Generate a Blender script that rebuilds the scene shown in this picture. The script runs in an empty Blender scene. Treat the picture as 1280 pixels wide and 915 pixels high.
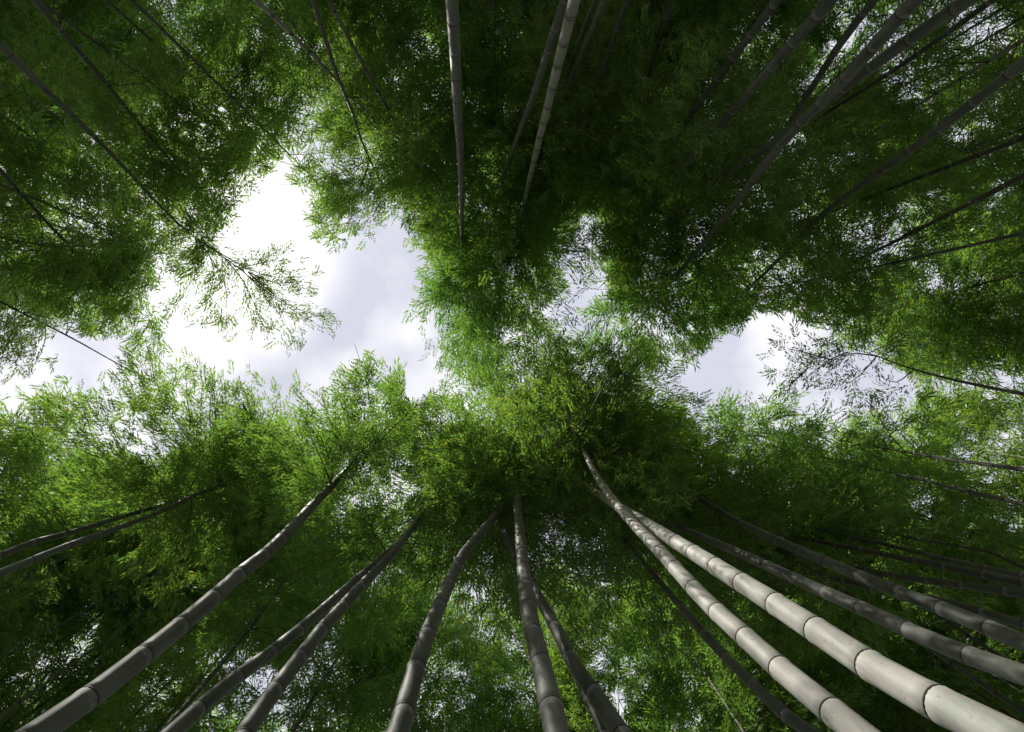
import bpy, math, random
import numpy as np

# ------------------------------------------------------------------ camera, sky, sun, exposure
SC = bpy.context.scene
COL = SC.collection
random.seed(7)
RNG = np.random.default_rng(11)

CAM_Z = 1.6                      # eye height above the ground
F = 640.0                        # focal length for a 1280 px wide picture (18 mm lens)
CX, CY = 640.0, 457.5

cam_data = bpy.data.cameras.new('camera')
cam_data.lens = 18.0
cam_data.sensor_width = 36.0
cam_data.clip_start = 0.05
cam_data.clip_end = 500.0
cam = bpy.data.objects.new('camera', cam_data)
COL.objects.link(cam)
cam.location = (0, 0, CAM_Z)
cam.rotation_euler = (math.pi, 0, 0)      # straight up, picture right = +X, picture down = +Y
SC.camera = cam

SUN_DIR = np.array([(266 - CX) / F, (287 - CY) / F, 1.0])
SUN_DIR /= np.linalg.norm(SUN_DIR)
SUN_EL = math.asin(SUN_DIR[2])
SUN_ROT = math.atan2(SUN_DIR[0], SUN_DIR[1])

sun_data = bpy.data.lights.new('sun', 'SUN')
sun_data.energy = 5.0
sun_data.angle = math.radians(0.5)
sun_data.color = (1.0, 0.95, 0.87)
sun = bpy.data.objects.new('sun', sun_data)
COL.objects.link(sun)
from mathutils import Vector, Matrix
sun.rotation_euler = Vector(SUN_DIR).to_track_quat('Z', 'Y').to_euler()
sun.location = (0, 0, 40)

world = bpy.data.worlds.new('World')
SC.world = world
world.use_nodes = True
wt = world.node_tree
wt.nodes.clear()
def wn(t, **kw):
    n = wt.nodes.new(t)
    for k, v in kw.items():
        setattr(n, k, v)
    return n
w_out = wn('ShaderNodeOutputWorld')
w_bg = wn('ShaderNodeBackground')
w_bg.inputs['Strength'].default_value = 0.095
w_sky = wn('ShaderNodeTexSky', sky_type='NISHITA', sun_disc=False)
w_sky.sun_elevation = SUN_EL
w_sky.sun_rotation = SUN_ROT
w_tc = wn('ShaderNodeTexCoord')
w_noise = wn('ShaderNodeTexNoise', noise_dimensions='3D')
w_noise.inputs['Scale'].default_value = 2.6
w_noise.inputs['Detail'].default_value = 7.0
w_noise.inputs['Roughness'].default_value = 0.52
w_noise.inputs['Distortion'].default_value = 0.25
w_map = wn('ShaderNodeMapping')
w_map.inputs['Location'].default_value = (0.35, 0.1, 0.7)
w_cov = wn('ShaderNodeValToRGB')           # how much cloud covers the blue
w_cov.color_ramp.elements[0].position = 0.29
w_cov.color_ramp.elements[0].color = (0, 0, 0, 1)
w_cov.color_ramp.elements[1].position = 0.38
w_cov.color_ramp.elements[1].color = (1, 1, 1, 1)
w_noise2 = wn('ShaderNodeTexNoise', noise_dimensions='3D')
w_noise2.inputs['Scale'].default_value = 4.6
w_noise2.inputs['Detail'].default_value = 4.0
w_noise2.inputs['Roughness'].default_value = 0.45
w_shade = wn('ShaderNodeValToRGB')         # white tops and lilac grey bases of the cloud
w_shade.color_ramp.elements[0].position = 0.42
w_shade.color_ramp.elements[0].color = (5.7, 5.85, 6.8, 1)
w_shade.color_ramp.elements[1].position = 0.57
w_shade.color_ramp.elements[1].color = (8.3, 8.3, 8.7, 1)
w_dot = wn('ShaderNodeVectorMath', operation='DOT_PRODUCT')
w_dot.inputs[1].default_value = tuple(SUN_DIR)
w_glow = wn('ShaderNodeMapRange', interpolation_type='SMOOTHSTEP')   # thin cloud scatters brightly round the sun
w_glow.inputs['From Min'].default_value = 0.968
w_glow.inputs['From Max'].default_value = 1.0
w_glow.inputs['To Min'].default_value = 0.0
w_glow.inputs['To Max'].default_value = 1.0
w_add = wn('ShaderNodeMixRGB', blend_type='ADD')
w_add.inputs['Color2'].default_value = (6.0, 5.6, 5.0, 1)
w_mix = wn('ShaderNodeMixRGB', blend_type='MIX')
L = wt.links.new
L(w_tc.outputs['Generated'], w_map.inputs['Vector'])
L(w_map.outputs['Vector'], w_noise.inputs['Vector'])
L(w_map.outputs['Vector'], w_noise2.inputs['Vector'])
L(w_noise.outputs['Fac'], w_cov.inputs['Fac'])
L(w_noise2.outputs['Fac'], w_shade.inputs['Fac'])
L(w_tc.outputs['Generated'], w_dot.inputs[0])
L(w_dot.outputs['Value'], w_glow.inputs['Value'])
L(w_glow.outputs['Result'], w_add.inputs['Fac'])
L(w_shade.outputs['Color'], w_add.inputs['Color1'])
L(w_cov.outputs['Color'], w_mix.inputs['Fac'])
L(w_sky.outputs['Color'], w_mix.inputs['Color1'])
L(w_add.outputs['Color'], w_mix.inputs['Color2'])
L(w_mix.outputs['Color'], w_bg.inputs['Color'])
L(w_bg.outputs['Background'], w_out.inputs['Surface'])

SC.view_settings.view_transform = 'Standard'
SC.view_settings.look = 'None'
SC.view_settings.gamma = 1.0
SC.view_settings.use_curve_mapping = False
SC.view_settings.exposure = 0.36
SC.render.engine = 'CYCLES'
SC.cycles.max_bounces = 10
SC.cycles.diffuse_bounces = 5
SC.cycles.glossy_bounces = 2
SC.cycles.transmission_bounces = 7
SC.cycles.use_denoising = True

# ------------------------------------------------------------------ materials
def new_mat(name):
    m = bpy.data.materials.new(name)
    m.use_nodes = True
    m.node_tree.nodes.clear()
    return m, m.node_tree.nodes, m.node_tree.links.new

def leaf_material():
    m, N, lk = new_mat('bamboo_leaf')
    out = N.new('ShaderNodeOutputMaterial')
    geo = N.new('ShaderNodeNewGeometry')
    info = N.new('ShaderNodeObjectInfo')
    ramp = N.new('ShaderNodeValToRGB')
    e = ramp.color_ramp.elements
    e[0].position = 0.0; e[0].color = (0.028, 0.073, 0.034, 1)
    e[1].position = 0.985; e[1].color = (0.068, 0.124, 0.032, 1)
    x = ramp.color_ramp.elements.new(0.994); x.color = (0.12, 0.115, 0.045, 1)
    lk(geo.outputs['Random Per Island'], ramp.inputs['Fac'])
    hsv = N.new('ShaderNodeHueSaturation')
    mr = N.new('ShaderNodeMapRange')
    mr.inputs['To Min'].default_value = 0.485; mr.inputs['To Max'].default_value = 0.515
    lk(info.outputs['Random'], mr.inputs['Value'])
    lk(mr.outputs['Result'], hsv.inputs['Hue'])
    lk(ramp.outputs['Color'], hsv.inputs['Color'])
    tr_col = N.new('ShaderNodeMixRGB'); tr_col.blend_type = 'MULTIPLY'
    tr_col.inputs['Fac'].default_value = 1.0
    tr_col.inputs['Color2'].default_value = (2.5, 2.2, 0.76, 1)
    lk(hsv.outputs['Color'], tr_col.inputs['Color1'])
    d = N.new('ShaderNodeBsdfDiffuse'); t = N.new('ShaderNodeBsdfTranslucent')
    lk(hsv.outputs['Color'], d.inputs['Color']); lk(tr_col.outputs['Color'], t.inputs['Color'])
    mix = N.new('ShaderNodeAddShader')
    lk(d.outputs['BSDF'], mix.inputs[0]); lk(t.outputs['BSDF'], mix.inputs[1])
    g = N.new('ShaderNodeBsdfGlossy'); g.inputs['Roughness'].default_value = 0.42
    g.inputs['Color'].default_value = (0.8, 0.85, 0.9, 1)
    mix2 = N.new('ShaderNodeMixShader'); mix2.inputs['Fac'].default_value = 0.055
    lk(mix.outputs['Shader'], mix2.inputs[1]); lk(g.outputs['BSDF'], mix2.inputs[2])
    lk(mix2.outputs['Shader'], out.inputs['Surface'])
    return m

def culm_material():
    m, N, lk = new_mat('bamboo_culm')
    out = N.new('ShaderNodeOutputMaterial')
    b = N.new('ShaderNodeBsdfPrincipled')
    tc = N.new('ShaderNodeTexCoord')
    info = N.new('ShaderNodeObjectInfo')
    n1 = N.new('ShaderNodeTexNoise'); n1.inputs['Scale'].default_value = 6.0; n1.inputs['Detail'].default_value = 6.0
    mp = N.new('ShaderNodeMapping'); mp.inputs['Scale'].default_value = (1, 1, 0.3)
    lk(tc.outputs['Object'], mp.inputs['Vector']); lk(mp.outputs['Vector'], n1.inputs['Vector'])
    r1 = N.new('ShaderNodeValToRGB')
    r1.color_ramp.elements[0].position = 0.34; r1.color_ramp.elements[0].color = (0.062, 0.074, 0.060, 1)
    r1.color_ramp.elements[1].position = 0.66; r1.color_ramp.elements[1].color = (0.122, 0.137, 0.113, 1)
    lk(n1.outputs['Fac'], r1.inputs['Fac'])
    n2 = N.new('ShaderNodeTexNoise'); n2.inputs['Scale'].default_value = 45.0; n2.inputs['Detail'].default_value = 3.0
    lk(tc.outputs['Object'], n2.inputs['Vector'])
    r2 = N.new('ShaderNodeValToRGB')          # pale lichen flecks and dark specks
    r2.color_ramp.elements[0].position = 0.27; r2.color_ramp.elements[0].color = (0.62, 0.6, 0.55, 1)
    r2.color_ramp.elements[1].position = 0.36; r2.color_ramp.elements[1].color = (1, 1, 1, 1)
    x = r2.color_ramp.elements.new(0.70); x.color = (1, 1, 1, 1)
    x = r2.color_ramp.elements.new(0.76); x.color = (1.22, 1.2, 1.18, 1)
    lk(n2.outputs['Fac'], r2.inputs['Fac'])
    # bloom: a powdery grey wax with sunlight painted in, strong on sunlit culms and low on shaded ones, faintly green or pink in patches
    at = N.new('ShaderNodeAttribute'); at.attribute_type = 'OBJECT'; at.attribute_name = '["bloom_light"]'
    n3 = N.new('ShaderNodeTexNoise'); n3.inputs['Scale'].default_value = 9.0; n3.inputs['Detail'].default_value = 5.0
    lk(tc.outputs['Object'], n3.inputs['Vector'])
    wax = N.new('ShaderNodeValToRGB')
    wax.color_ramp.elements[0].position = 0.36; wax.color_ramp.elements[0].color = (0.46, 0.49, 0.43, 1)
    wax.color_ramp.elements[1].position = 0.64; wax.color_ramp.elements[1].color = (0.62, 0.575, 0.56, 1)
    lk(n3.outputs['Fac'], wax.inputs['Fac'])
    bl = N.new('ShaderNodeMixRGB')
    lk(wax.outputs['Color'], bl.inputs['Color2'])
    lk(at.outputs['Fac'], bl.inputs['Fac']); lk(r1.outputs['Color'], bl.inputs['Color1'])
    # rain streaks running down the culm
    n4 = N.new('ShaderNodeTexNoise'); n4.inputs['Scale'].default_value = 26.0; n4.inputs['Detail'].default_value = 4.0
    mp4 = N.new('ShaderNodeMapping'); mp4.inputs['Scale'].default_value = (1, 1, 0.06)
    lk(tc.outputs['Object'], mp4.inputs['Vector']); lk(mp4.outputs['Vector'], n4.inputs['Vector'])
    st = N.new('ShaderNodeValToRGB')
    st.color_ramp.elements[0].position = 0.32; st.color_ramp.elements[0].color = (0.74, 0.75, 0.72, 1)
    st.color_ramp.elements[1].position = 0.55; st.color_ramp.elements[1].color = (1.03, 1.03, 1.03, 1)
    lk(n4.outputs['Fac'], st.inputs['Fac'])
    mul = N.new('ShaderNodeMixRGB'); mul.blend_type = 'MULTIPLY'; mul.inputs['Fac'].default_value = 1.0
    lk(bl.outputs['Color'], mul.inputs['Color1']); lk(r2.outputs['Color'], mul.inputs['Color2'])
    mul2 = N.new('ShaderNodeMixRGB'); mul2.blend_type = 'MULTIPLY'; mul2.inputs['Fac'].default_value = 1.0
    lk(mul.outputs['Color'], mul2.inputs['Color1']); lk(st.outputs['Color'], mul2.inputs['Color2'])
    lk(mul2.outputs['Color'], b.inputs['Base Color'])
    b.inputs['Roughness'].default_value = 0.6
    b.inputs['Specular IOR Level'].default_value = 0.2
    lk(b.outputs['BSDF'], out.inputs['Surface'])
    return m

def plain_material(name, c1, c2, scale, rough):
    m, N, lk = new_mat(name)
    out = N.new('ShaderNodeOutputMaterial'); b = N.new('ShaderNodeBsdfPrincipled')
    n = N.new('ShaderNodeTexNoise'); n.inputs['Scale'].default_value = scale; n.inputs['Detail'].default_value = 6
    tc = N.new('ShaderNodeTexCoord'); lk(tc.outputs['Object'], n.inputs['Vector'])
    r = N.new('ShaderNodeValToRGB')
    r.color_ramp.elements[0].position = 0.35; r.color_ramp.elements[0].color = (*c1, 1)
    r.color_ramp.elements[1].position = 0.65; r.color_ramp.elements[1].color = (*c2, 1)
    lk(n.outputs['Fac'], r.inputs['Fac']); lk(r.outputs['Color'], b.inputs['Base Color'])
    b.inputs['Roughness'].default_value = rough
    lk(b.outputs['BSDF'], out.inputs['Surface'])
    return m

M_LEAF = leaf_material()
M_CULM = culm_material()
M_NODE = plain_material('node_scar', (0.022, 0.019, 0.016), (0.07, 0.062, 0.05), 60.0, 0.85)
M_BAND = plain_material('node_wax', (0.11, 0.113, 0.108), (0.20, 0.203, 0.195), 40.0, 0.75)
M_TWIG = plain_material('bamboo_twig', (0.06, 0.08, 0.03), (0.12, 0.13, 0.06), 20.0, 0.6)
M_SOIL = plain_material('leaf_litter', (0.06, 0.045, 0.03), (0.16, 0.12, 0.075), 3.0, 0.95)

# ------------------------------------------------------------------ ground
def ground():
    n = 60
    xs = np.sign(np.linspace(-1, 1, n)) * np.abs(np.linspace(-1, 1, n)) ** 2 * 200
    X, Y = np.meshgrid(xs, xs)
    R = np.hypot(X, Y)
    Z = 0.05 * np.sin(X * 0.9) * np.cos(Y * 0.7) * np.exp(-R / 60) - 0.02
    v = np.stack([X, Y, Z], -1).reshape(-1, 3)
    f = [(j * n + i, j * n + i + 1, (j + 1) * n + i + 1, (j + 1) * n + i) for j in range(n - 1) for i in range(n - 1)]
    me = bpy.data.meshes.new('ground'); me.from_pydata(v.tolist(), [], f)
    me.materials.append(M_SOIL)
    o = bpy.data.objects.new('ground', me); COL.objects.link(o)
    o['kind'] = 'structure'; o['label'] = 'brown forest floor of fallen bamboo leaves'
ground()

# ------------------------------------------------------------------ where the canopy opens (photograph pixels at canopy height)
GAPS = [
    [(335,174),(356,188),(360,225),(392,245),(388,275),(410,302),(440,302),(470,262),(500,264),(528,285),(500,310),(482,345),(472,380),
     (478,410),(500,425),(530,450),(556,460),(566,480),(540,505),(516,502),(505,475),(470,452),(440,448),(400,474),(360,455),(330,464),
     (290,445),(265,458),(230,430),(195,413),(205,395),(240,372),(225,350),(200,372),(190,340),(215,322),(250,330),(268,310),(270,285),(300,262),(325,240)],
    [(45,425),(88,412),(132,420),(142,448),(120,486),(92,482),(60,468),(40,460)],
    [(734,310),(747,330),(741,350),(756,378),(748,392),(724,386),(712,372),(722,350),(727,330)],
    [(850,458),(880,430),(905,405),(940,394),(982,387),(1010,405),(1032,428),(1060,440),(1090,450),(1145,468),(1158,486),(1132,520),
     (1100,512),(1080,490),(1050,485),(1010,490),(980,497),(960,492),(940,488),(900,482),(870,490),(850,480)],
    [(1240,470),(1285,470),(1285,485),(1245,484)],
    [(0,470),(22,490),(42,516),(30,522),(0,500)],
    [(745,842),(758,866),(764,915),(745,915),(738,880)],
]
# (x, y, rx, ry, keep): places where the canopy thins to a scatter of leaves
SPARSE = [(215,15,60,36,.5),(255,70,22,50,.8),(300,110,20,30,.9),(1015,105,34,26,.3),(990,165,20,30,.4),(890,140,22,28,.5),(1225,170,52,44,.3),(1130,110,24,22,.5),
          (945,345,26,40,.4),(1040,460,60,36,.35),(1150,630,18,40,.35),(1130,540,16,40,.3),(880,505,26,26,.4),(915,545,30,26,.45),(1000,480,20,24,.4),(262,795,40,30,.6),(300,850,40,34,.65),
          (70,780,60,60,.85),(160,770,40,40,.6),(430,610,20,40,.4),(540,530,30,24,.35),(500,400,34,90,.5),(420,220,50,40,.75),(100,460,64,48,.4),(25,490,40,44,.4),(200,330,60,40,.55),
          (725,350,32,50,.55),(700,390,30,24,.6),(350,320,80,80,.25),(750,880,24,36,.5),(700,780,30,50,.85),(640,820,30,30,.85),(390,860,40,50,.6),(560,850,40,40,.6),(1240,880,60,40,.8),
          (870,860,40,60,.6),(1180,780,60,40,.5),(1050,745,60,40,.5),(490,100,14,16,.35),(660,70,18,12,.4),(730,200,14,50,.5),(735,270,20,14,.8),(1120,300,60,16,.5),(1220,474,80,20,.25),
          (1230,40,50,40,.5),(940,50,40,40,.5),(60,130,40,40,.45),(100,280,50,40,.5),(460,195,40,40,.7)]

def poly_inside(px, py, poly):
    inside = np.zeros(px.shape, bool)
    n = len(poly)
    for i in range(n):
        x1, y1 = poly[i]; x2, y2 = poly[(i + 1) % n]
        if y1 == y2:
            continue
        c = ((y1 > py) != (y2 > py)) & (px < (x2 - x1) * (py - y1) / (y2 - y1) + x1)
        inside ^= c
    return inside

# wobble for the gap edges
_WG = RNG.normal(size=(2, 80, 110))
for _ in range(2):
    _WG = (_WG + np.roll(_WG, 1, 1) + np.roll(_WG, 1, 2) + np.roll(_WG, -1, 1) + np.roll(_WG, -1, 2)) / 5
_WG /= _WG.std()
def wobble(px, py):
    i = np.clip(((py + 150) / 16).astype(int), 0, 79); j = np.clip(((px + 200) / 16).astype(int), 0, 109)
    return _WG[0, i, j], _WG[1, i, j]

GRID = 4
_gy, _gx = np.meshgrid(np.arange(-60, 976, GRID), np.arange(-60, 1341, GRID), indexing='ij')
GAPMAP = np.zeros(_gx.shape, bool)
for p in GAPS:
    GAPMAP |= poly_inside(_gx.astype(float), _gy.astype(float), p)
KEEPMAP = np.ones(_gx.shape)
for x, y, rx, ry, k in SPARSE:
    d = np.sqrt(((_gx - x) / rx) ** 2 + ((_gy - y) / ry) ** 2)
    KEEPMAP *= np.where(d < 1.3, k + (1 - k) * np.clip((d - .6) / .7, 0, 1), 1)
# thinner crowns that the sun shines through
for x, y, rx, ry, k in [(600,430,80,150,.62),(290,505,110,40,.75),(845,400,80,60,.8),(1235,565,90,70,.55),(60,280,100,60,.6),(1150,70,110,70,.45),(1050,420,80,34,.55),
                        (480,520,70,60,.8),(430,140,100,70,.75),(30,620,60,60,.7),(700,490,60,60,.7),(960,560,80,50,.65),(470,640,60,60,.7),(620,850,120,70,.9),(1000,200,70,50,.8)]:
    d = np.sqrt(((_gx - x) / rx) ** 2 + ((_gy - y) / ry) ** 2)
    KEEPMAP *= np.where(d < 1.3, k + (1 - k) * np.clip((d - .6) / .7, 0, 1), 1)
CULMMAP = np.zeros(_gx.shape)        # height of the visible culm above the camera, per cell

def cell(px, py):
    return (np.clip(((py + 60) / GRID).astype(int), 0, _gx.shape[0] - 1), np.clip(((px + 60) / GRID).astype(int), 0, _gx.shape[1] - 1))

def project(P):
    h = np.maximum(P[..., 2] - CAM_Z, 0.3)
    return CX + F * P[..., 0] / h, CY + F * P[..., 1] / h, h

def place(px, py, h):
    return np.array([(px - CX) / F * h, (py - CY) / F * h, CAM_Z + h])

# ------------------------------------------------------------------ culms
def catmull(pts, n):
    P = np.asarray(pts, float)
    P = np.vstack([2 * P[0] - P[1], P, 2 * P[-1] - P[-2]])
    out = []
    k = len(P) - 3
    for t in np.linspace(0, k - 1e-6, n):
        i = int(t); u = t - i
        a, b, c, d = P[i:i + 4]
        out.append(.5 * ((2 * b) + (c - a) * u + (2 * a - 5 * b + 4 * c - d) * u * u + (3 * b - a - 3 * c + d) * u ** 3))
    return np.array(out)

def smooth(P, k=8):
    for _ in range(k):
        Q = P.copy(); Q[1:-1] = (P[:-2] + 2 * P[1:-1] + P[2:]) / 4; P = Q
    return P

def visible_path(pts, h0, h1, top, nod=(0, 0)):
    """culm axis from the ground to its tip, through the points where the photograph shows it"""
    px = smooth(catmull(pts, 48))
    s = np.r_[0, np.cumsum(np.hypot(*np.diff(px, axis=0).T))]; s /= s[-1]
    h = 1 / (1 / h0 + s * (1 / h1 - 1 / h0))
    P = np.stack([(px[:, 0] - CX) / F * h, (px[:, 1] - CY) / F * h, CAM_Z + h], 1)
    d0 = P[2] - P[0]; d0 /= d0[2]
    d0[:2] *= 0.7
    base = []
    z = np.linspace(0, P[0, 2], 6)[:-1]
    for zz in z:
        base.append(P[0] + d0 * (zz - P[0, 2]))
    d1 = P[-1] - P[-4]; d1 /= max(d1[2], 1e-3)
    tip = []
    n = 14; dz = (top - h1) / n
    q = P[-1].copy(); v = d1.copy(); v[:2] = np.clip(v[:2], -.5, .5)
    for i in range(n):
        v[:2] = v[:2] * .97 + np.asarray(nod) * .09
        q = q + v * dz * (1 - .02 * i)
        tip.append(q.copy())
    return np.vstack([base, P, tip])

def straight_path(x, y, top, lean, nod):
    z = np.linspace(0, 1, 40)
    zz = z * (CAM_Z + top)
    X = x + lean[0] * z + nod[0] * z ** 3
    Y = y + lean[1] * z + nod[1] * z ** 3
    return np.stack([X, Y, zz], 1)

def resample(P, step):
    s = np.r_[0, np.cumsum(np.linalg.norm(np.diff(P, axis=0), axis=1))]
    t = [0.0]
    i = 0
    while t[-1] < s[-1]:
        t.append(t[-1] + step(t[-1] / s[-1])); i += 1
    t = np.array([u for u in t if u <= s[-1]])
    return t, s

def at(P, s, t):
    return np.stack([np.interp(t, s, P[:, k]) for k in range(3)], -1)

def frames(T):
    up = np.array([0.13, 0.99, 0.05])
    A = np.cross(T, up); A /= np.linalg.norm(A, axis=-1, keepdims=True)
    B = np.cross(T, A)
    return A, B

def taper(u):
    return 1 - .88 * np.clip(u, 0, 1) ** 1.9

def mesh_np(name, verts, faces, mats, mat_idx=None, smooth_shade=False):
    """verts (n,3), faces (m,k) arrays"""
    me = bpy.data.meshes.new(name)
    k = faces.shape[1]
    me.vertices.add(len(verts)); me.vertices.foreach_set('co', verts.astype(np.float32).ravel())
    me.loops.add(faces.size); me.loops.foreach_set('vertex_index', faces.astype(np.int32).ravel())
    me.polygons.add(len(faces))
    me.polygons.foreach_set('loop_start', (np.arange(len(faces)) * k).astype(np.int32))
    for m in mats:
        me.materials.append(m)
    if mat_idx is not None:
        me.polygons.foreach_set('material_index', mat_idx.astype(np.int32))
    me.polygons.foreach_set('use_smooth', np.full(len(faces), smooth_shade))
    me.update(calc_edges=True)
    return me

def tube(C, A, B, r, sides):
    """quads of a tube through centres C with frames A, B and radii r"""
    a = np.linspace(0, 2 * np.pi, sides, endpoint=False)
    ring = A[:, None, :] * np.cos(a)[None, :, None] + B[:, None, :] * np.sin(a)[None, :, None]
    V = (C[:, None, :] + ring * r[:, None, None]).reshape(-1, 3)
    n = len(C)
    i = np.arange(n - 1)[:, None] * sides; j = np.arange(sides)[None, :]; j2 = (j + 1) % sides
    Fq = np.stack([i + j, i + j2, i + sides + j2, i + sides + j], -1).reshape(-1, 4)
    return V, Fq

def ring_mesh(name, sides=18):
    prof = [(1.0, -1), (1.05, -.5), (1.05, .0), (1.02, .6), (.99, 1)]
    a = np.linspace(0, 2 * np.pi, sides, endpoint=False)
    V = np.array([(r * math.cos(t), r * math.sin(t), z) for r, z in prof for t in a])
    n = len(prof)
    i = np.arange(n - 1)[:, None] * sides; j = np.arange(sides)[None, :]; j2 = (j + 1) % sides
    Fq = np.stack([i + j, i + j2, i + sides + j2, i + sides + j], -1).reshape(-1, 4)
    return mesh_np(name, V, Fq, [M_NODE], smooth_shade=True)
RING = ring_mesh('node_ring')

def empty(name, loc):
    o = bpy.data.objects.new(name, None)
    o.empty_display_size = .2
    COL.objects.link(o); o.location = loc
    return o

def build_culm(root, P, D, inter, bloom_light, rings):
    """one continuous culm mesh with swollen nodes; near nodes get a ring of their own"""
    s = np.r_[0, np.cumsum(np.linalg.norm(np.diff(P, axis=0), axis=1))]
    S = s[-1]
    t = [.12]
    while t[-1] < S - .3:
        t.append(t[-1] + inter * (1 + .45 * min(1, t[-1] / S * 1.6)) * random.uniform(.9, 1.1) * (1 - .35 * max(0, t[-1] / S - .7)))
    nodes = np.array(t)
    # rings of the tube: pairs around each node
    ts, rs, dark = [0.0], [1.0], []
    for q in nodes:
        if rings:
            ts += [q - .045, q - .010, q - .004, q + .004, q + .010, q + .05]
            rs += [1.0, 1.045, 1.01, .985, 1.035, 1.0]
        else:
            ts += [q - .012, q + .012]
            rs += [1.04, 1.04]
    ts.append(S); rs.append(.4)
    ts = np.array(ts); rs = np.array(rs)
    C = at(P, s, ts)
    e = .05
    T = at(P, s, np.minimum(ts + e, S)) - at(P, s, np.maximum(ts - e, 0)); T /= np.linalg.norm(T, axis=1, keepdims=True)
    A, B = frames(T)
    r = D / 2 * taper(ts / S) * rs
    sides = 18 if rings else 7
    loc = np.array(root.location)
    V, Fq = tube(C - loc, A, B, np.maximum(r, .004), sides)
    mi = np.zeros(len(Fq), int)
    seg = np.arange(len(Fq)) // sides
    for k in range(len(nodes)):
        c = nodes[k]
        px, py, h = project(at(P, s, np.array([c]))[0])
        w = F * D * taper(c / S) / h
        shown = -40 < px < 1320 and -40 < py < 955 and w > 6 and rings
        base = 1 + (6 if rings else 2) * k
        if rings and bloom_light < .6:
            mi[seg == base] = 2
        if shown:
            o = bpy.data.objects.new('node_ring', RING)
            RINGS.append((o, at(P, s, np.array([c]))[0] - loc, k, base, T[base + 2], D / 2 * taper(c / S)))
        else:
            for g in ((base + 1, base + 2, base + 3) if rings else (base,)):
                mi[seg == g] = 1
    me = mesh_np('culm', V, Fq, [M_CULM, M_NODE, M_BAND], mi, True)
    o = bpy.data.objects.new('culm', me); COL.objects.link(o); o.parent = root
    o['bloom_light'] = float(bloom_light)
    for ob, p, k, b_, tt, rr in RINGS:
        COL.objects.link(ob); ob.parent = o
        q = Vector(tt).to_track_quat('Z', 'Y')
        ob.matrix_local = Matrix.LocRotScale(Vector(p), q, Vector((rr, rr, .005 + rr * .03)))
    RINGS.clear()
    return nodes, s
RINGS = []

# ------------------------------------------------------------------ leaf sprays
def spray_template(n, length):
    """a branchlet with n lanceolate leaves: (n*3,3) vertices, one slender blade per leaf"""
    V = []
    for i in range(n):
        u = .15 + .85 * (i + .5) / n
        side = 1 if i % 2 else -1
        yaw = side * math.radians(random.uniform(22, 68) * (1.15 - .75 * u))
        pitch = math.radians(random.uniform(-38, 6))
        roll = math.radians(random.uniform(-35, 35))
        l = random.uniform(.10, .15); w = l * random.uniform(.20, .27)
        d = np.array([math.cos(yaw) * math.cos(pitch), math.sin(yaw) * math.cos(pitch), math.sin(pitch)])
        x = np.cross([0, 0, 1.0], d); x /= np.linalg.norm(x)
        nrm = np.cross(d, x)
        x = x * math.cos(roll) + nrm * math.sin(roll); nrm = np.cross(d, x)
        b = np.array([u * length, side * .008, -.05 * u * u])
        tip = b + d * l - np.array([0, 0, .10 * l])
        mid = b + d * l * .38 + nrm * w * .12
        V += [b - x * w * .12 * side, mid + x * w * .8 * side, tip]
    return np.array(V)
NL = 14
TEMPL = [spray_template(NL, .36) for _ in range(10)]

def rot_mats(yaw, pitch, roll):
    cy, sy, cp, sp, cr, sr = np.cos(yaw), np.sin(yaw), np.cos(pitch), np.sin(pitch), np.cos(roll), np.sin(roll)
    R = np.empty((len(yaw), 3, 3))
    R[:, 0, 0] = cy * cp; R[:, 0, 1] = -sy * cr - cy * sp * sr; R[:, 0, 2] = sy * sr - cy * sp * cr
    R[:, 1, 0] = sy * cp; R[:, 1, 1] = cy * cr - sy * sp * sr; R[:, 1, 2] = -cy * sr - sy * sp * cr
    R[:, 2, 0] = sp;      R[:, 2, 1] = cp * sr;                R[:, 2, 2] = cp * cr
    return R

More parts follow.
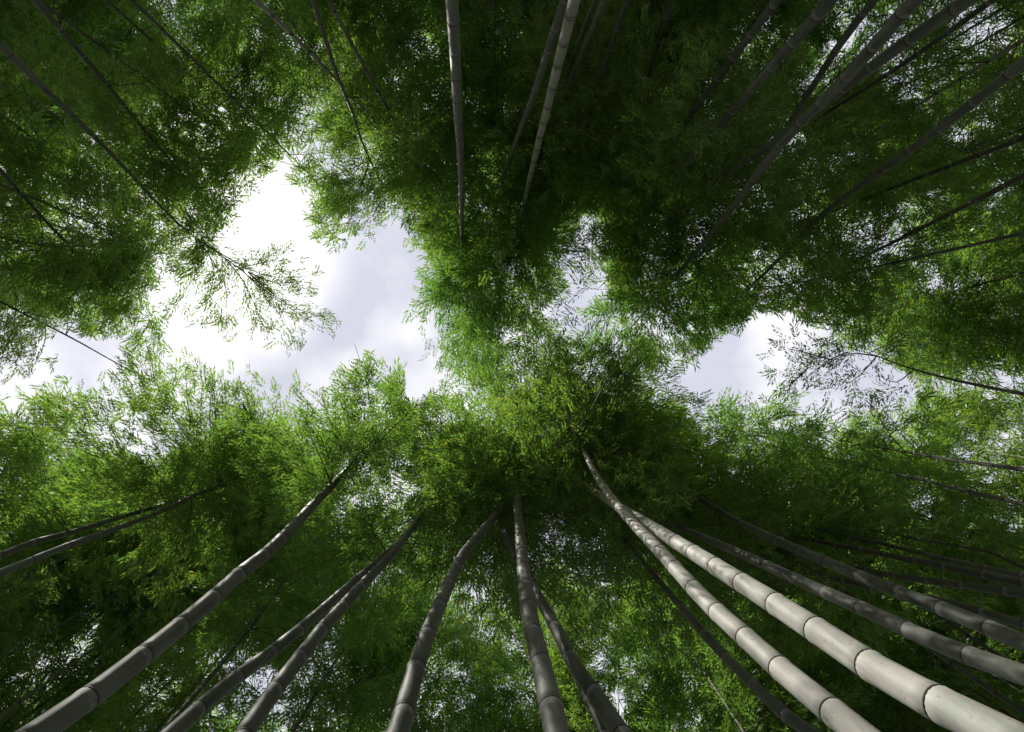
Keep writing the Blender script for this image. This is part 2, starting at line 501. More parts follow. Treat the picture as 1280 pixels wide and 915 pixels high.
TOTAL = [0]
COV = np.zeros((48, 66))             # leaf cover per 20 px cell, to see where the grove is still thin
def cov_cell(px, py):
    return (np.clip((py / 20).astype(int), 0, 45), np.clip((px / 20).astype(int), 0, 63))
def build_crown(root, P, s, nodes, D, start_h, dense=1.0, reach=1.0, cull=True, extra=None, leaf_scale=1.0, free=True):
    """branches and leaf sprays along the culm above start_h (metres above the camera)"""
    S = s[-1]
    loc = np.array(root.location)
    top = P[-1, 2]
    z0 = CAM_Z + start_h
    br_V, br_F, nv = [], [], 0
    pos, yaw, pit, scl = [], [], [], []
    side = random.uniform(0, 6.28)
    for c in nodes:
        p = at(P, s, np.array([c]))[0]
        if p[2] < z0 or p[2] > top - .15:
            continue
        u = (p[2] - z0) / max(top - z0, .1)
        prof = (.55 + .45 * min(1, u / .25)) * (1 - .72 * max(0, u - .25) / .75)
        side += math.pi + random.uniform(-.5, .5)
        for k in range(2):
            if random.random() < .25:
                continue
            az = side + (random.uniform(.2, .8) if k else -random.uniform(.2, .8))
            Lb = 1.75 * reach * prof * random.uniform(.65, 1.15)
            el = math.radians(random.uniform(15, 50))
            dirv = np.array([math.cos(az) * math.cos(el), math.sin(az) * math.cos(el), math.sin(el)])
            q = np.linspace(0, 1, 5)
            C = p + dirv * (q * Lb)[:, None]
            C[:, 2] -= .55 * Lb * q ** 2
            # keep branch geometry light: three-sided tube
            Tn = np.gradient(C, axis=0); Tn /= np.linalg.norm(Tn, axis=1, keepdims=True)
            A, B = frames(Tn)
            ns = max(3, int(80 * dense * prof * random.uniform(.8, 1.2)))
            uu = np.sqrt(RNG.uniform(.03, 1.0, ns))
            Cp = np.stack([np.interp(uu, q, C[:, i]) for i in range(3)], 1)
            off = RNG.normal(size=(ns, 3)) * np.array([.16, .16, .11])
            Cs = Cp + off
            px, py, h = project(C)
            keepb = True
            if cull:
                i, j = cell(px, py)
                if GAPMAP[i, j].sum() > 1 or (h[1:] < CULMMAP[i, j][1:] - .3).any():
                    keepb = False
            if keepb:
                V, Fq = tube(C - loc, A, B, np.linspace(.009, .003, 5), 3)
                br_V.append(V); br_F.append(Fq + nv); nv += len(V)
            pos.append(Cs)
            yaw.append(az + RNG.normal(size=ns) * .9)
            pit.append(RNG.uniform(-.55, .25, ns))
            scl.append(RNG.uniform(.8, 1.2, ns))
    hug = int(150 * dense)
    tt = RNG.uniform(0, 1, hug) ** 1.3
    k0 = np.searchsorted(P[:, 2], z0 + .2)
    s0 = s[min(k0, len(s) - 1)]
    pos.append(at(P, s, s0 + (S - s0) * tt) + RNG.normal(size=(hug, 3)) * np.array([.16, .16, .2]))
    yaw.append(RNG.uniform(0, 6.28, hug)); pit.append(RNG.uniform(-.6, .2, hug)); scl.append(RNG.uniform(.8, 1.2, hug))
    if extra is not None:
        extra, wood = extra
        for C in wood:
            C = at(C, np.linspace(0, 1, len(C)), np.linspace(0, 1, 7))
            C[1:-1] = (C[:-2] + 2 * C[1:-1] + C[2:]) / 4
            Tn = np.gradient(C, axis=0); Tn /= np.linalg.norm(Tn, axis=1, keepdims=True)
            A, B = frames(Tn)
            V, Fq = tube(C - loc, A, B, np.linspace(.011, .003, 7), 4)
            br_V.append(V); br_F.append(Fq + nv); nv += len(V)
        e = np.asarray(extra, float)
        pos.append(e[:, :3]); yaw.append(e[:, 3]); pit.append(e[:, 4]); scl.append(e[:, 5])
    if not pos:
        return
    n_extra = len(extra) if extra is not None else 0
    pos = np.vstack(pos); yaw = np.concatenate(yaw); pit = np.concatenate(pit); scl = np.concatenate(scl)
    n = len(pos)
    # look at the middle of each spray
    mid = pos + np.stack([np.cos(yaw) * .18, np.sin(yaw) * .18, np.full(n, -.02)], 1) * scl[:, None]
    px, py, h = project(mid)
    keep = np.ones(n, bool)
    if cull:
        wx, wy = wobble(px, py)
        i, j = cell(px + wx * 11, py + wy * 11)
        i0, j0 = cell(px, py)
        keep &= ~GAPMAP[i, j]
        keep &= RNG.uniform(size=n) < KEEPMAP[i0, j0]
        for dx, dy in ((0, 0), (8, 0), (-8, 0), (0, 8), (0, -8)):
            ii, jj = cell(px + dx, py + dy)
            keep &= ~(h < CULMMAP[ii, jj] - .1)
        if n_extra:
            keep[-n_extra:] = True if free else ~GAPMAP[i0, j0][-n_extra:]
    out = (px < -70) | (px > 1350) | (py < -70) | (py > 985)
    keep &= ~out | (RNG.uniform(size=n) < .3)
    scl = np.where(out, scl * 1.7, scl) * leaf_scale * np.clip(h / 12.0, .5, .95)
    keep &= h > 3.6
    pos, yaw, pit, scl = pos[keep], yaw[keep], pit[keep], scl[keep]
    inn = keep & (px > 0) & (px < 1280) & (py > 0) & (py < 915)
    np.add.at(COV, cov_cell(px[inn], py[inn]), (9.0 / h[inn]) ** 2)
    n = len(pos)
    if n == 0:
        return
    R = rot_mats(yaw, pit, RNG.normal(size=n) * .35)
    ti = RNG.integers(0, len(TEMPL), n)
    T = np.stack(TEMPL)[ti]                                    # n, 42, 3
    V = np.einsum('nij,nvj->nvi', R, T) * scl[:, None, None] + (pos - loc)[:, None, :]
    nl = n * NL
    Fq = np.arange(nl * 3).reshape(-1, 3)
    me = mesh_np('foliage', V.reshape(-1, 3), Fq, [M_LEAF])
    o = bpy.data.objects.new('foliage', me); COL.objects.link(o); o.parent = root
    o['kind'] = 'stuff'
    TOTAL[0] += len(Fq)
    # a thin twig for every spray that stands near an opening, as three-sided spikes
    if br_V:
        BV = np.vstack(br_V); BF = np.vstack(br_F)
        me = mesh_np('branches', BV, BF, [M_TWIG], smooth_shade=True)
        b = bpy.data.objects.new('branches', me); COL.objects.link(b); b.parent = root
        b['kind'] = 'stuff'
        TOTAL[0] += len(BF) * 2

# ------------------------------------------------------------------ the culms one can see, each traced from ground to tip
# (points along it, width at the first point, diameter, bloom, height where leaves begin, label)
V_ = []
def culm(pts, w, D, bloom_light, label, h1=None, top=None, group='bamboos whose culms show', nod=(0, 0), leaf_h=None, dense=1.0, reach=1.0, inter=.27, cross=False):
    V_.append(dict(cross=cross, pts=pts, w=w, D=D, bloom_light=bloom_light, label=label, h1=h1, top=top, group=group, nod=nod, leaf_h=leaf_h, dense=dense, reach=reach, inter=inter))

# lower right
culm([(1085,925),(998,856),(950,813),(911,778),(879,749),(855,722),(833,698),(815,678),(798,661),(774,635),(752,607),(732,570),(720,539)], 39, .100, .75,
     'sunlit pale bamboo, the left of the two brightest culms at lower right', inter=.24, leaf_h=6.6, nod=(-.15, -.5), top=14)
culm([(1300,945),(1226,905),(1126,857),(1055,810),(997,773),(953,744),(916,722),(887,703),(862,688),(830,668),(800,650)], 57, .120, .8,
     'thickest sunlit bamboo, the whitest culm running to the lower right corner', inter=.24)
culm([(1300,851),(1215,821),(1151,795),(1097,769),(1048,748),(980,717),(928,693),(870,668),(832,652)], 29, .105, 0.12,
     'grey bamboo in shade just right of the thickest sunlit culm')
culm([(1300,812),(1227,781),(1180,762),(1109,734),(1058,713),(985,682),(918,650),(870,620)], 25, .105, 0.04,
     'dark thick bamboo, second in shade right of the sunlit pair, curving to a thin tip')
culm([(1300,787),(1191,755),(1144,745)], 15, .085, 0, 'short dark bamboo half hidden behind the dark thick curving one')
culm([(1300,746),(1215,733),(1130,722),(1058,708)], 14, .09, 0.02, 'dark bamboo near the right edge, lowest of three nearly level ones')
culm([(1300,734),(1191,710),(1121,696),(1053,683),(1003,673)], 13, .085, 0.04, 'dark bamboo near the right edge, middle of three nearly level ones')
culm([(1300,724),(1191,701),(1121,684),(1050,668),(1015,660)], 10, .075, 0.02, 'slim dark bamboo near the right edge, topmost of three nearly level ones')
culm([(1300,718),(1264,703),(1234,689),(1196,682)], 7, .06, 0.04, 'thin grey bamboo at the right edge, above the three nearly level dark ones')
culm([(1025,925),(972,886),(935,849),(894,808),(850,757)], 19, .085, 0.04, 'dim bamboo in deep shade directly left of the two sunlit culms')
# right
culm([(1300,496),(1215,480),(1143,462),(1096,445)], 10, .075, 0.06, 'slender bamboo reaching in from the right edge across the right sky gap', leaf_h=6.9, top=7.3, dense=.4, cross=True)
culm([(1300,590),(1229,580),(1179,573),(1125,564)], 11, .08, 0.10, 'slender grey bamboo from the right edge below the right sky gap', top=7.6, leaf_h=6.2)
# upper right
culm([(971,0),(897,98),(858,152)], 14, .09, 0.00, 'dark bamboo, leftmost of the slanting group at upper right')
culm([(1038,0),(948,102),(901,156)], 18, .10, 0.04, 'dark bamboo with a faint pale edge, second of the slanting group at upper right')
culm([(1092,0),(1050,55),(993,145)], 13, .08, 0.00, 'nearly black thin bamboo crossing the bright speckle at upper right')
culm([(1143,0),(1050,105),(983,172),(905,273),(839,352)], 20, .10, 0.06, 'long grey bamboo of the upper right whose tip points farthest to the picture centre', nod=(-.5, .6), top=14.5, dense=1.0)
culm([(1210,0),(1120,61),(1030,129),(964,180),(901,223)], 21, .105, 0.04, 'thick grey bamboo with dark nodes that crosses the long one at upper right', nod=(-.5, .7), top=14.0, dense=1.0)
culm([(1241,0),(1132,78),(1022,148)], 10, .07, 0.00, 'thin black bamboo just under the thick crossing pair at upper right')
culm([(1300,62),(1194,146),(1100,215),(1030,266),(1003,293)], 17, .10, 0.06, 'lone straight grey bamboo entering from the right edge above the right sky gap')
culm([(1300,37),(1217,88)], 8, .07, .5, 'thin pale bamboo in the upper right corner')
culm([(1300,165),(1194,205)], 9, .075, 0.00, 'dark thin bamboo at the right edge just below the lone straight grey one')
culm([(1300,209),(1182,270),(1104,309)], 10, .08, 0.00, 'black thin bamboo at the right edge, lowest of the upper right culms')
# top
culm([(840,0),(811,94)], 8, .07, 0.00, 'thin dark bamboo at the top between the pale pair and the slanting group')
culm([(784,0),(760,68),(750,102)], 10, .08, 0.02, 'faint dark bamboo at the top, right of the pale pair')
culm([(755,0),(737,44),(710,108)], 10, .08, 0.08, 'slim bamboo right of the pale top pair, right one of two close together')
culm([(744,0),(727,44),(706,102)], 9, .075, 0.02, 'slim bamboo right of the pale top pair, left one of two close together')
culm([(718,0),(703,58),(689,115),(676,166),(662,224),(651,271)], 17, .10, .55, 'pale bamboo with a bright edge, the right of the pair at top centre', nod=(.35, .9), dense=1.0, top=14.5)
culm([(706,0),(686,61),(666,122),(649,166),(632,213)], 14, .09, 0.06, 'dull grey bamboo, the left of the pair at top centre', nod=(-.1, .9), dense=1.0, top=14.5)
culm([(617,0),(619,85),(622,141)], 4.5, .045, 0.12, 'thread thin bamboo at the top, between the straight thick culm and the pair')
culm([(565,0),(569,68),(572,136),(576,203),(577,271),(578,312)], 18.5, .10, 0.12, 'thick straight grey bamboo hanging down the top centre with dark nodes', nod=(.1, .9), dense=1.1, reach=1.1, top=15)
culm([(391,0),(407,51),(424,102),(439,136),(452,176),(466,207)], 9, .075, 0.10, 'slim bamboo at top left whose tip reaches the top of the big sky gap', leaf_h=8.0)
culm([(319,0),(366,44),(413,92)], 9, .075, .55, 'slim pale speckled bamboo at top left, left of the one reaching the sky gap')
# upper left
culm([(0,56),(34,90),(75,129),(115,168),(163,217),(203,261),(244,297)], 13.5, .10, 0.08, 'long straight grey bamboo crossing the upper left canopy')
culm([(44,0),(88,51),(136,108),(159,136)], 11.5, .09, 0.04, 'dim bamboo in the upper left corner, parallel to the long one')
culm([(0,212),(37,254),(75,295)], 8, .08, 0.06, 'short thin bamboo at the left edge below the long straight one')
culm([(-10,372),(85,420),(146,454)], 5, .06, 0.00, 'thin dark bamboo crossing the small sky gap at the left edge', dense=.4, cross=True)
# lower left
culm([(-10,720),(29,705),(64,690),(102,676),(153,658),(197,641),(237,622),(275,605)], 13.5, .09, 0.08, 'grey bamboo from the left edge, the lower and longer of two close together', leaf_h=6.2, dense=1.7)
culm([(-10,699),(20,686),(47,676),(88,666),(136,651),(190,635)], 11, .08, 0.04, 'dim bamboo from the left edge, the upper and shorter of two close together', leaf_h=6.2, dense=1.7)
culm([(40,921),(125,863),(175,822),(217,790),(247,763),(275,741),(295,720),(319,703),(339,686),(364,661),(390,632),(415,607)], 36, .11, 0.10,
     'thick grey bamboo rising from the bottom left corner', inter=.26, leaf_h=5.1, dense=1.6)
culm([(205,912),(258,852),(295,808),(325,768)], 8, .06, 0.00, 'thin black bamboo right of the thick one at bottom left')
culm([(207,923),(234,900),(261,874),(288,852),(312,835),(339,815),(376,786),(420,747),(445,725),(493,683)], 24, .09, 0.06,
     'dark grey bamboo at bottom left, upper of the two that meet at their tips', leaf_h=5.3, dense=1.4)
culm([(303,925),(315,900),(339,869),(359,842),(378,818),(403,785),(427,760),(459,724),(493,690),(513,663)], 26, .09, 0.08,
     'grey bamboo at bottom left, lower of the two that meet at their tips', leaf_h=5.3, dense=1.4)
# bottom centre
culm([(494,925),(506,890),(511,862),(522,829),(530,805),(537,785),(544,768),(561,730),(574,700),(591,678),(601,666)], 31, .10, 0.08,
     'grey bamboo at bottom centre leaning right to a bare tip', inter=.26)
culm([(698,925),(691,893),(682,854),(674,820),(667,793),(662,771),(659,749),(655,718),(650,669),(647,635),(645,600)], 35, .11, 0.14,
     'thick grey bamboo standing straight up from the bottom centre', inter=.26, nod=(-.1, -.45), top=14)
culm([(782,925),(750,876),(720,836),(700,795),(678,755)], 26, .09, 0.02, 'shaded bamboo leaning away right of the straight bottom centre one')
culm([(760,925),(740,886),(722,850)], 13, .055, 0.00, 'thin dark bamboo stub in front of the shaded bottom centre one')

def first_gap(P):
    px, py, h = project(P)
    i, j = cell(px, py)
    hit = GAPMAP[i, j] & (P[:, 2] > CAM_Z + 4) & (px > -60) & (px < 1340) & (py > -60) & (py < 975)
    w = np.nonzero(hit)[0]
    return int(w[0]) if len(w) else None

built = []
for c in V_:
    p0, p1 = np.array(c['pts'][0]), np.array(c['pts'][-1])
    r0 = math.hypot(p0[0] - 635, p0[1] - 460); r1 = math.hypot(p1[0] - 635, p1[1] - 460)
    h0 = F * c['D'] / c['w']
    h1 = c['h1'] or min(max(h0 * r0 / r1, h0 * 1.15), 10.0)
    top = c['top'] or max(h1 + 2.2, random.uniform(11.0, 13.5))
    P = visible_path(c['pts'], h0, h1, top, c['nod'])
    g = first_gap(P[53:])
    if g is not None and not c['cross']:
        P = P[:max(53 + g, 54)]
    c['P'] = P; c['h1'] = h1
    # the culm's clear length in the picture
    V = P[:50]
    px, py, h = project(V)
    for k in range(len(V) - 1):
        for a in np.linspace(0, 1, 14):
            x = px[k] + (px[k + 1] - px[k]) * a; y = py[k] + (py[k + 1] - py[k]) * a
            if -60 < x < 1340 and -60 < y < 975:
                hh = h[k] + (h[k + 1] - h[k]) * a
                w = max(3, F * c['D'] / hh * .55)
                i, j = cell(np.array([x]), np.array([y]))
                rr = int(math.ceil(w / GRID))
                sub = CULMMAP[max(0, i[0] - rr):i[0] + rr + 1, max(0, j[0] - rr):j[0] + rr + 1]
                np.maximum(sub, hh, out=sub)

def frond(points, n, spread, scale=(.8, 1.2)):
    """sprays hanging along a drooping bough given by points in space"""
    P = np.array(points)
    s = np.r_[0, np.cumsum(np.linalg.norm(np.diff(P, axis=0), axis=1))]
    t = RNG.uniform(0, s[-1], n)
    C = at(P, s, t); d = at(P, s, np.minimum(t + .1, s[-1])) - at(P, s, np.maximum(t - .1, 0))
    yaw = np.arctan2(d[:, 1], d[:, 0]) + RNG.normal(size=n) * .5
    off = RNG.normal(size=(n, 3)) * spread
    return np.column_stack([C + off, yaw, RNG.uniform(-.5, .1, n), RNG.uniform(*scale, n)])

EXTRA = {}
# the feathery bough that droops into the big sky gap from the long upper left bamboo
def boughs(lines, h, n, spread, scale=(.7, 1.0)):
    pl = [np.array([place(x, y, h + dh) for x, y, dh in ln]) for ln in lines]
    return np.vstack([frond(p, n, spread, scale) for p in pl]), pl
EXTRA['long straight grey bamboo crossing the upper left canopy'] = boughs(
    [[(244,297,-.6),(300,335,-.1),(345,375,-.1),(400,408,-.5)], [(244,297,-.6),(310,338,0),(345,348,0),(388,345,-.3)], [(244,297,-.6),(270,330,-.2),(285,360,0),(282,412,-.4)],
     [(300,335,-.1),(325,360,0),(345,385,-.2),(370,428,-.5)], [(310,340,-.1),(345,372,0),(372,388,-.2),(408,396,-.4)], [(280,322,-.3),(305,350,0),(318,380,0),(328,405,-.3)],
     [(244,297,-.6),(250,325,-.3),(245,345,0),(222,378,-.2)], [(300,335,-.1),(320,330,0),(345,325,-.2)], [(310,340,0),(345,355,0),(375,352,-.2)], [(244,297,-.6),(265,320,-.3),(268,350,0),(255,392,-.3)]], 9.0, 46, np.array([.10, .10, .14]), (.75, 1.1))
EXTRA['slim bamboo at top left whose tip reaches the top of the big sky gap'] = boughs(
    [[(455,200,0),(425,240,0),(400,278,-.2)], [(460,210,0),(445,250,0),(432,292,-.3)], [(462,215,0),(470,250,0),(460,275,-.2)]], 9.2, 34, np.array([.16, .16, .12]))
EXTRA['slender bamboo reaching in from the right edge across the right sky gap'] = boughs(
    [[(1096,445,0),(1060,440,0),(1010,468,-.2)], [(1096,445,0),(1075,470,0),(1050,485,-.2)], [(1143,462,0),(1120,480,0),(1100,470,-.1)], [(1040,450,0),(1005,440,0),(985,436,0)], [(1010,460,0),(990,480,0),(975,486,0)], [(1060,440,0),(1035,450,0),(1010,470,0)]], 7.1, 28, np.array([.16, .16, .1]), (.9, 1.25))
EXTRA['thick straight grey bamboo hanging down the top centre with dark nodes'] = boughs(
    [[(578,330,0),(585,390,.1),(600,450,0)], [(580,340,0),(610,400,.1),(640,450,0)], [(578,335,0),(560,390,0),(560,440,-.1)], [(580,350,0),(600,420,.1),(590,500,-.1)]], 10.2, 70, np.array([.26, .26, .2]), (.8, 1.1))
EXTRA['long grey bamboo of the upper right whose tip points farthest to the picture centre'] = boughs(
    [[(839,352,0),(810,390,.1),(795,430,0)], [(839,352,0),(850,400,.1),(850,440,0)], [(845,345,0),(890,370,.1),(905,395,0)], [(839,352,0),(795,370,.1),(765,390,-.1)], [(839,352,0),(830,395,.1),(825,435,-.1)], [(839,350,0),(870,390,.1),(880,420,0)]], 10.2, 75, np.array([.26, .26, .2]), (.8, 1.1))
EXTRA['grey bamboo from the left edge, the lower and longer of two close together'] = boughs(
    [[(275,605,0),(285,540,.1),(300,472,0)], [(275,605,0),(335,540,.1),(352,480,0)], [(275,605,0),(235,520,.1),(232,462,0)], [(275,605,0),(190,520,.1),(170,455,0)], [(275,605,0),(380,540,.1),(405,490,0)], [(275,605,0),(200,500,.1),(182,425,0)], [(275,605,0),(185,520,.1),(150,470,0)], [(275,605,0),(260,520,.1),(268,468,0)]], 8.3, 75, np.array([.24, .24, .2]), (.8, 1.1))
EXTRA['thin dark bamboo crossing the small sky gap at the left edge'] = boughs(
    [[(-10,372,0),(15,400,0),(32,445,0)], [(-10,372,0),(0,420,0),(5,455,0)], [(30,390,0),(50,395,0),(75,400,0)], [(-10,372,0),(10,390,0),(30,420,0)]], 8.2, 50, np.array([.2, .2, .15]), (.8, 1.1))
EXTRA['dim bamboo from the left edge, the upper and shorter of two close together'] = boughs(
    [[(190,635,0),(120,560,.1),(70,500,0)], [(190,635,0),(150,560,.1),(125,500,0)], [(190,635,0),(80,580,.1),(15,540,0)], [(88,666,0),(50,600,0),(40,530,0)], [(88,666,0),(20,600,0),(-5,540,0)], [(190,635,0),(120,560,.1),(98,492,0)], [(190,635,0),(110,570,.1),(45,510,0)]], 8.2, 95, np.array([.24, .24, .2]), (.8, 1.1))
EXTRA['thick grey bamboo rising from the bottom left corner'] = boughs(
    [[(412,612,0),(440,580,0),(475,548,.1)], [(415,607,0),(455,560,-.2),(490,530,0)], [(415,607,0),(400,570,0),(380,530,.2)], [(415,607,0),(350,570,.2),(300,530,.4)]], 5.6, 80, np.array([.15, .15, .15]), (.8, 1.1))
EXTRA['pale bamboo with a bright edge, the right of the pair at top centre'] = boughs(
    [[(650,290,0),(650,350,.1),(665,400,0)], [(650,290,0),(640,370,.1),(640,430,0)], [(652,300,0),(670,370,.1),(690,430,0)], [(650,290,0),(625,350,0),(620,420,-.1)], [(655,270,0),(695,285,.1),(735,288,0)], [(655,270,0),(690,310,.1),(712,330,0)]], 10.0, 70, np.array([.26, .26, .2]), (.8, 1.1))
EXTRA['thick grey bamboo standing straight up from the bottom centre'] = boughs(
    [[(645,590,0),(640,530,.2),(625,470,.2)], [(645,590,0),(620,530,.2),(590,500,.1)], [(645,590,0),(665,520,.2),(670,450,.2)], [(645,590,0),(650,520,.2),(650,440,.2)]], 9.0, 60, np.array([.24, .24, .2]), (.8, 1.1))
EXTRA['sunlit pale bamboo, the left of the two brightest culms at lower right'] = boughs(
    [[(720,545,0),(705,500,0),(690,470,0)], [(722,540,0),(745,500,0),(760,470,0)], [(715,550,0),(690,560,0),(660,570,0)], [(730,560,0),(770,580,0),(790,560,0)]], 6.4, 22, np.array([.16, .16, .2]), (.9, 1.2))
def join(a, b):
    return np.vstack([a[0], b[0]]), a[1] + b[1]
LIT = 'sunlit pale bamboo, the left of the two brightest culms at lower right'
EXTRA[LIT] = join(EXTRA[LIT], boughs([[(720,539,-1.5),(735,480,0),(745,425,0)], [(720,539,-1.5),(770,480,0),(800,445,0)], [(720,539,-1.5),(800,500,0),(835,492,0)], [(720,539,-1.5),(810,540,0),(865,560,0)],
    [(720,539,-1.5),(790,580,0),(850,610,0)], [(720,539,-1.5),(700,480,0),(685,430,0)], [(760,560,0),(800,520,.2),(845,525,.2)]], 8.8, 130, np.array([.3, .3, .25]), (.8, 1.1)))
EXTRA['shaded bamboo leaning away right of the straight bottom centre one'] = boughs(
    [[(672,735,0),(700,700,0),(745,715,0)], [(672,735,0),(710,750,.1),(745,790,0)], [(672,735,0),(690,770,0),(715,800,0)], [(672,735,0),(700,720,0),(760,760,0)]], 9.0, 110, np.array([.28, .28, .25]), (.8, 1.1))
EXTRA['grey bamboo at bottom centre leaning right to a bare tip'] = boughs(
    [[(601,666,0),(570,690,.4),(540,720,.6)], [(601,666,0),(560,700,.4),(555,750,.6)], [(601,666,0),(600,710,.4),(600,760,.6)]], 8.6, 80, np.array([.28, .28, .25]), (.8, 1.1))

BASES = []
for c in V_:
    P = c['P']
    root = empty('bamboo', P[0])
    root['label'] = c['label']; root['category'] = 'bamboo'; root['group'] = c['group']
    nodes, s = build_culm(root, P, c['D'], c['inter'], c['bloom_light'], True)
    lh = c['leaf_h'] or min(c['h1'] * .9, 8.5)
    build_crown(root, P, s, nodes, c['D'], max(lh, 5.1), c['dense'] * .8, c['reach'], True, EXTRA.get(c['label']), free=c['label'].startswith(('long straight', 'slim bamboo at top left', 'slender bamboo reaching')))
    BASES.append(P[0, :2]); built.append(root)

# ------------------------------------------------------------------ the rest of the grove: bamboos that show mainly as leafy crowns
ZONES = [
    [(0,0,330,230),   'in the upper left corner canopy'],
    [(330,0,560,260), 'in the canopy above the big sky gap'],
    [(560,0,860,230), 'in the dark canopy at top centre'],
    [(860,0,1280,200),'behind the slanting culms at upper right'],
    [(0,230,260,460), 'in the canopy left of the big sky gap'],
    [(260,260,560,520),'at the edge of the big sky gap'],
    [(560,230,800,560),'between the big and right sky gaps'],
    [(800,200,1280,450),'in the canopy above the right sky gap'],
    [(0,460,260,690), 'in the canopy below the small left sky gap'],
    [(260,520,560,690),'in the canopy below the big sky gap'],
    [(800,450,1280,640),'in the canopy below the right sky gap'],
    [(0,690,420,915), 'behind the thick bottom left culm'],
    [(420,560,800,915),'behind the bottom centre culms'],
    [(800,640,1280,915),'behind the sunlit pair at lower right'],
]
def zone_of(px, py):
    px = min(max(px, 1), 1279); py = min(max(py, 1), 914)
    for (x0, y0, x1, y1), z in ZONES:
        if x0 <= px < x1 and y0 <= py < y1:
            return z
    return 'in the canopy between the sky gaps'

def bare_stretch(P, left=True):
    qx, qy, qh = project(P)
    if ((qx > 860) & (qx < 1280) & (qy > 476) & (qy < 562) & (qh > 4) & (P[:, 2] < P[-1, 2] - 2)).sum() > 3:
        return True
    if not left:
        return False
    return ((qx > 0) & (qx < 330) & (qy > 370) & (qy < 570) & (qh > 4) & (P[:, 2] < P[-1, 2] - 2)).sum() > 2

fill = []
SP = 1.45
for gx in np.arange(-13, 13.1, SP):
    for gy in np.arange(-10, 10.1, SP):
        x = gx + random.uniform(-.6, .6); y = gy + random.uniform(-.6, .6)
        d = math.hypot(x, y)
        if d < 3.0:
            continue
        if min(math.hypot(x - b[0], y - b[1]) for b in BASES) < .75:
            continue
        top = random.uniform(10.5, 14.0)
        if min(6.2 * 1.0, 1e9) > max(abs(x), abs(y) / .715):
            continue                     # its bare culm would stand in view
        lean = (random.uniform(-.5, .5) - .03 * x, random.uniform(-.5, .5) - .03 * y)
        a = random.uniform(0, 6.28); nd = random.uniform(.3, 1.4)
        P = straight_path(x, y, top, lean, (math.cos(a) * nd, math.sin(a) * nd))
        m = P[int(len(P) * .78)]
        px, py, _ = project(m)
        if not (-110 < px < 1390 and -110 < py < 1025):
            continue
        if bare_stretch(P):
            continue                     # no stem shows in that stretch
        g = first_gap(P)
        if g is not None:
            if P[g, 2] - CAM_Z < 8.0:
                continue
            P = P[:g]
        fill.append((px, py, P))
crowns = []
def leafy(px, py, P):
    root = empty('bamboo', P[0])
    root['category'] = 'bamboo'
    D = random.uniform(.045, .075)
    nodes, s = build_culm(root, P, D, .30, random.uniform(0, .25), False)
    build_crown(root, P, s, nodes, D, random.uniform(5.8, 7.2), 1.1, 1.0)
    crowns.append((px, py, root))
for px, py, P in fill:
    leafy(px, py, P)
# thin places left in the canopy get a bamboo of their own
ci, cj = np.meshgrid(np.arange(46), np.arange(64), indexing='ij')
wy_, wx_ = ci * 20 + 10.0, cj * 20 + 10.0
gi, gj = cell(wx_, wy_)
want = np.where(GAPMAP[gi, gj], 0, KEEPMAP[gi, gj])
for k in range(64):
    lack = np.clip(want * 20 - COV[:46, :64], 0, 20)
    lack[(wx_ < 320) & (wy_ > 360) & (wy_ < 580)] = 0
    lack[np.hypot(wx_ - CX, wy_ - CY) < 190] = 0
    b = lack.copy()
    for sh in ((0, 1), (0, -1), (1, 0), (-1, 0), (1, 1), (-1, -1), (1, -1), (-1, 1), (0, 2), (0, -2), (2, 0), (-2, 0)):
        b += np.roll(lack, sh, (0, 1))
    q = np.unravel_index(np.argmax(b), b.shape)
    if b[q] < 40:
        break
    px, py = wx_[q] + random.uniform(-8, 8), wy_[q] + random.uniform(-8, 8)
    hh = random.uniform(9.0, 11.0)
    m = place(px, py, hh)
    pull = max(0, 6.6 / max(math.hypot(m[0], m[1]), .1) - 1)
    lean = (-(.03 + pull) * m[0], -(.03 + pull) * m[1]); a = random.uniform(0, 6.28)
    P = straight_path(m[0] - lean[0] * .8, m[1] - lean[1] * .8, hh + 3.0, lean, (math.cos(a) * .5, math.sin(a) * .5))
    g = first_gap(P)
    want[max(0, q[0] - 1):q[0] + 2, max(0, q[1] - 1):q[1] + 2] *= .3
    if bare_stretch(P) or (g is not None and P[g, 2] < CAM_Z + 9.5):
        continue
    if g is not None:
        P = P[:g]
    leafy(px, py, P)
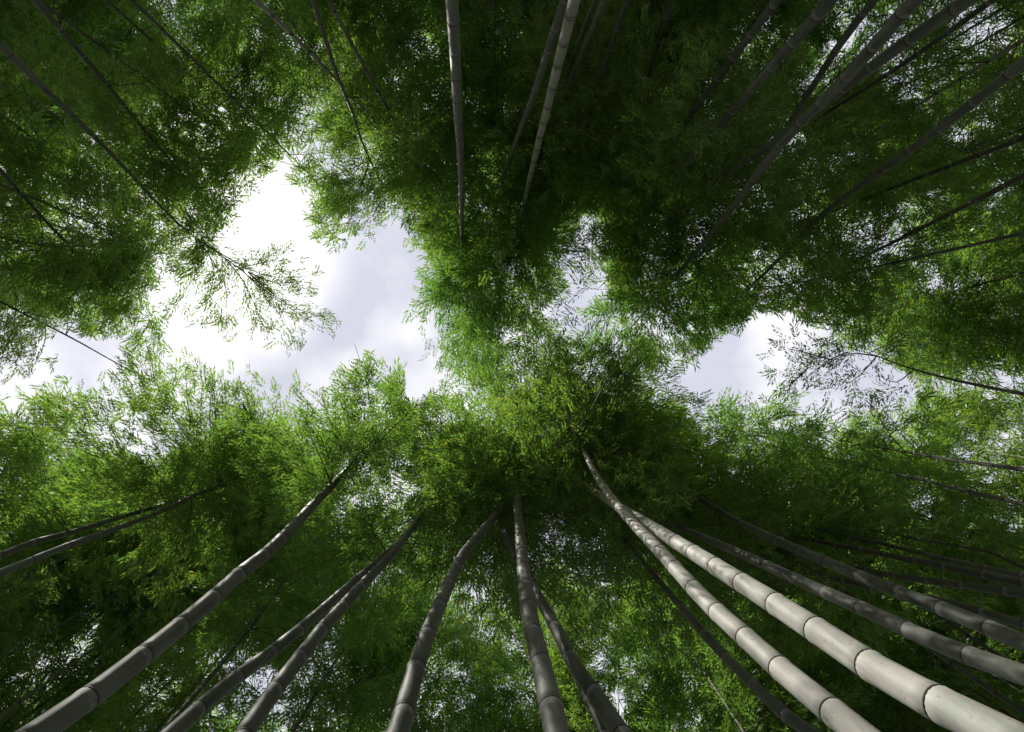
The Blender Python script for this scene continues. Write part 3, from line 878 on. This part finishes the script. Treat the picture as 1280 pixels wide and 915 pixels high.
# taller bamboos added behind to cut sky light and sun where the canopy is darkest: copies share their meshes
def tall(lean):
    root = empty('bamboo', (0, 0, 0))
    root['category'] = 'bamboo'
    z = np.linspace(0, 1, 40)
    P = np.stack([lean * z ** 1.6, .3 * np.sin(z * 3), z * 16.2], 1)
    nodes, s = build_culm(root, P, .055, .32, .0, False)
    build_crown(root, P, s, nodes, .055, 9.8, 1.5, .9, cull=False)
    return root, P
def copy_bamboo(src):
    r = src.copy(); COL.objects.link(r)
    for ch in src.children:
        d = ch.copy(); COL.objects.link(d); d.parent = r
    return r
protos = [tall(3.4), tall(1.0)]
used = [False, False]
TALL = []
DARK = [(60,560,440,740), (680,440,880,640), (670,50,870,300), (-20,60,270,215), (-20,330,170,400), (890,640,1290,900), (580,-40,700,60)]
for x0, y0, x1, y1 in DARK:
    y = y0 + 35
    while y < y1 - 5:
        x = x0 + 35 + random.uniform(0, 20)
        while x < x1 - 5:
            hh = random.uniform(12.6, 13.6)
            m = place(x + random.uniform(-10, 10), y + random.uniform(-10, 10), hh)
            d = math.hypot(m[0], m[1]); a = math.atan2(m[1], m[0])
            k = 0 if d < 6.5 else 1
            ln = (3.4, 1.0)[k] * .9
            rot = a + math.pi + random.uniform(-.35, .35)
            cr, sr = math.cos(rot), math.sin(rot)
            pp = protos[k][1][12:-2]
            W = np.stack([m[0] - cr * ln + pp[:, 0] * cr - pp[:, 1] * sr, m[1] - sr * ln + pp[:, 0] * sr + pp[:, 1] * cr, pp[:, 2]], 1)
            hits = 0
            for ox, oy in ((0, 0), (.75, 0), (-.75, 0), (0, .75), (0, -.75)):
                qx, qy, qh = project(W + np.array([ox, oy, 0]))
                qi, qj = cell(qx, qy)
                on = (qx > 0) & (qx < 1280) & (qy > 0) & (qy < 915) & (qh > (9.0 if ox or oy else 3.0))
                hits += (GAPMAP[qi, qj] & on).sum()
            if hits > 5 or bare_stretch(W, False):
                x += 30
                continue
            r = copy_bamboo(protos[k][0]) if used[k] else protos[k][0]
            used[k] = True
            r.location = (m[0] - math.cos(rot) * ln, m[1] - math.sin(rot) * ln, 0)
            r.rotation_euler = (0, 0, rot)
            crowns.append((x, y, r)); TALL.append((x0, y0))
            x += 88
        y += 80
by_zone = {}
for c in crowns:
    by_zone.setdefault(zone_of(c[0], c[1]), []).append(c)
ORD = ['leftmost'] + [o + ' from the left' for o in 'second third fourth fifth sixth seventh eighth ninth tenth eleventh twelfth thirteenth fourteenth fifteenth sixteenth seventeenth eighteenth nineteenth twentieth twenty-first twenty-second twenty-third twenty-fourth twenty-fifth twenty-sixth twenty-seventh twenty-eighth twenty-ninth thirtieth thirty-first thirty-second thirty-third thirty-fourth thirty-fifth thirty-sixth thirty-seventh thirty-eighth thirty-ninth fortieth forty-first forty-second forty-third forty-fourth forty-fifth'.split()]
for z, lst in by_zone.items():
    lst.sort(key=lambda f: f[0])
    for k, (px, py, root) in enumerate(lst):
        root['label'] = f'leafy bamboo crown {z}, {ORD[k]}'
        root['group'] = 'leafy bamboo crowns ' + z

# ------------------------------------------------------------------ the grove going on all round: one far mass, added mostly out of view to block low sky light
def thicket():
    vs, fs, nv, mi = [], [], 0, []
    n = 0
    pos = []
    while n < 150:
        x, y = random.uniform(-24, 24), random.uniform(-22, 22)
        if (abs(x) < 14.2 and abs(y) < 11.2):
            continue
        n += 1
        H = random.uniform(11, 15)
        C = straight_path(x, y, H - CAM_Z, (random.uniform(-.6, .6), random.uniform(-.6, .6)), (random.uniform(-.8, .8), random.uniform(-.8, .8)))[::5]
        T = np.gradient(C, axis=0); T /= np.linalg.norm(T, axis=1, keepdims=True)
        A, B = frames(T)
        V, Fq = tube(C, A, B, np.linspace(.05, .01, len(C)), 5)
        vs.append(V); fs.append(Fq + nv); nv += len(V); mi.append(np.zeros(len(Fq), int))
        k = 420
        u = RNG.uniform(.25, 1, k)
        c = np.stack([np.interp(u, np.linspace(0, 1, len(C)), C[:, i]) for i in range(3)], 1)
        rad = 1.5 * (1.15 - u)
        a = RNG.uniform(0, 6.28, k); r = np.sqrt(RNG.uniform(0, 1, k)) * rad
        c[:, 0] += np.cos(a) * r; c[:, 1] += np.sin(a) * r; c[:, 2] += RNG.normal(size=k) * .2
        R = rot_mats(RNG.uniform(0, 6.28, k), RNG.uniform(-.8, .3, k), RNG.normal(size=k) * .6)
        q = np.array([[0, 0, 0], [.2, .075, .02], [.55, 0, -.05], [.2, -.075, .02]])
        V = (np.einsum('nij,vj->nvi', R, q) + c[:, None, :]).reshape(-1, 3)
        Fq = np.arange(k * 4).reshape(-1, 4)
        vs.append(V); fs.append(Fq + nv); nv += len(V); mi.append(np.ones(len(Fq), int))
    me = mesh_np('bamboo_thicket', np.vstack(vs), np.vstack(fs), [M_CULM, M_LEAF], np.concatenate(mi))
    o = bpy.data.objects.new('bamboo_thicket', me); COL.objects.link(o)
    o['kind'] = 'stuff'; o['label'] = 'far bamboo thicket added round the grove to block low sky light'
    TOTAL[0] += sum(len(f) for f in fs) * 2
thicket()
print('bamboos', len(V_), '+', len(crowns), 'triangles', TOTAL[0], {k: len(v) for k, v in by_zone.items()})
print('tall', {k: TALL.count(k) for k in set(TALL)})
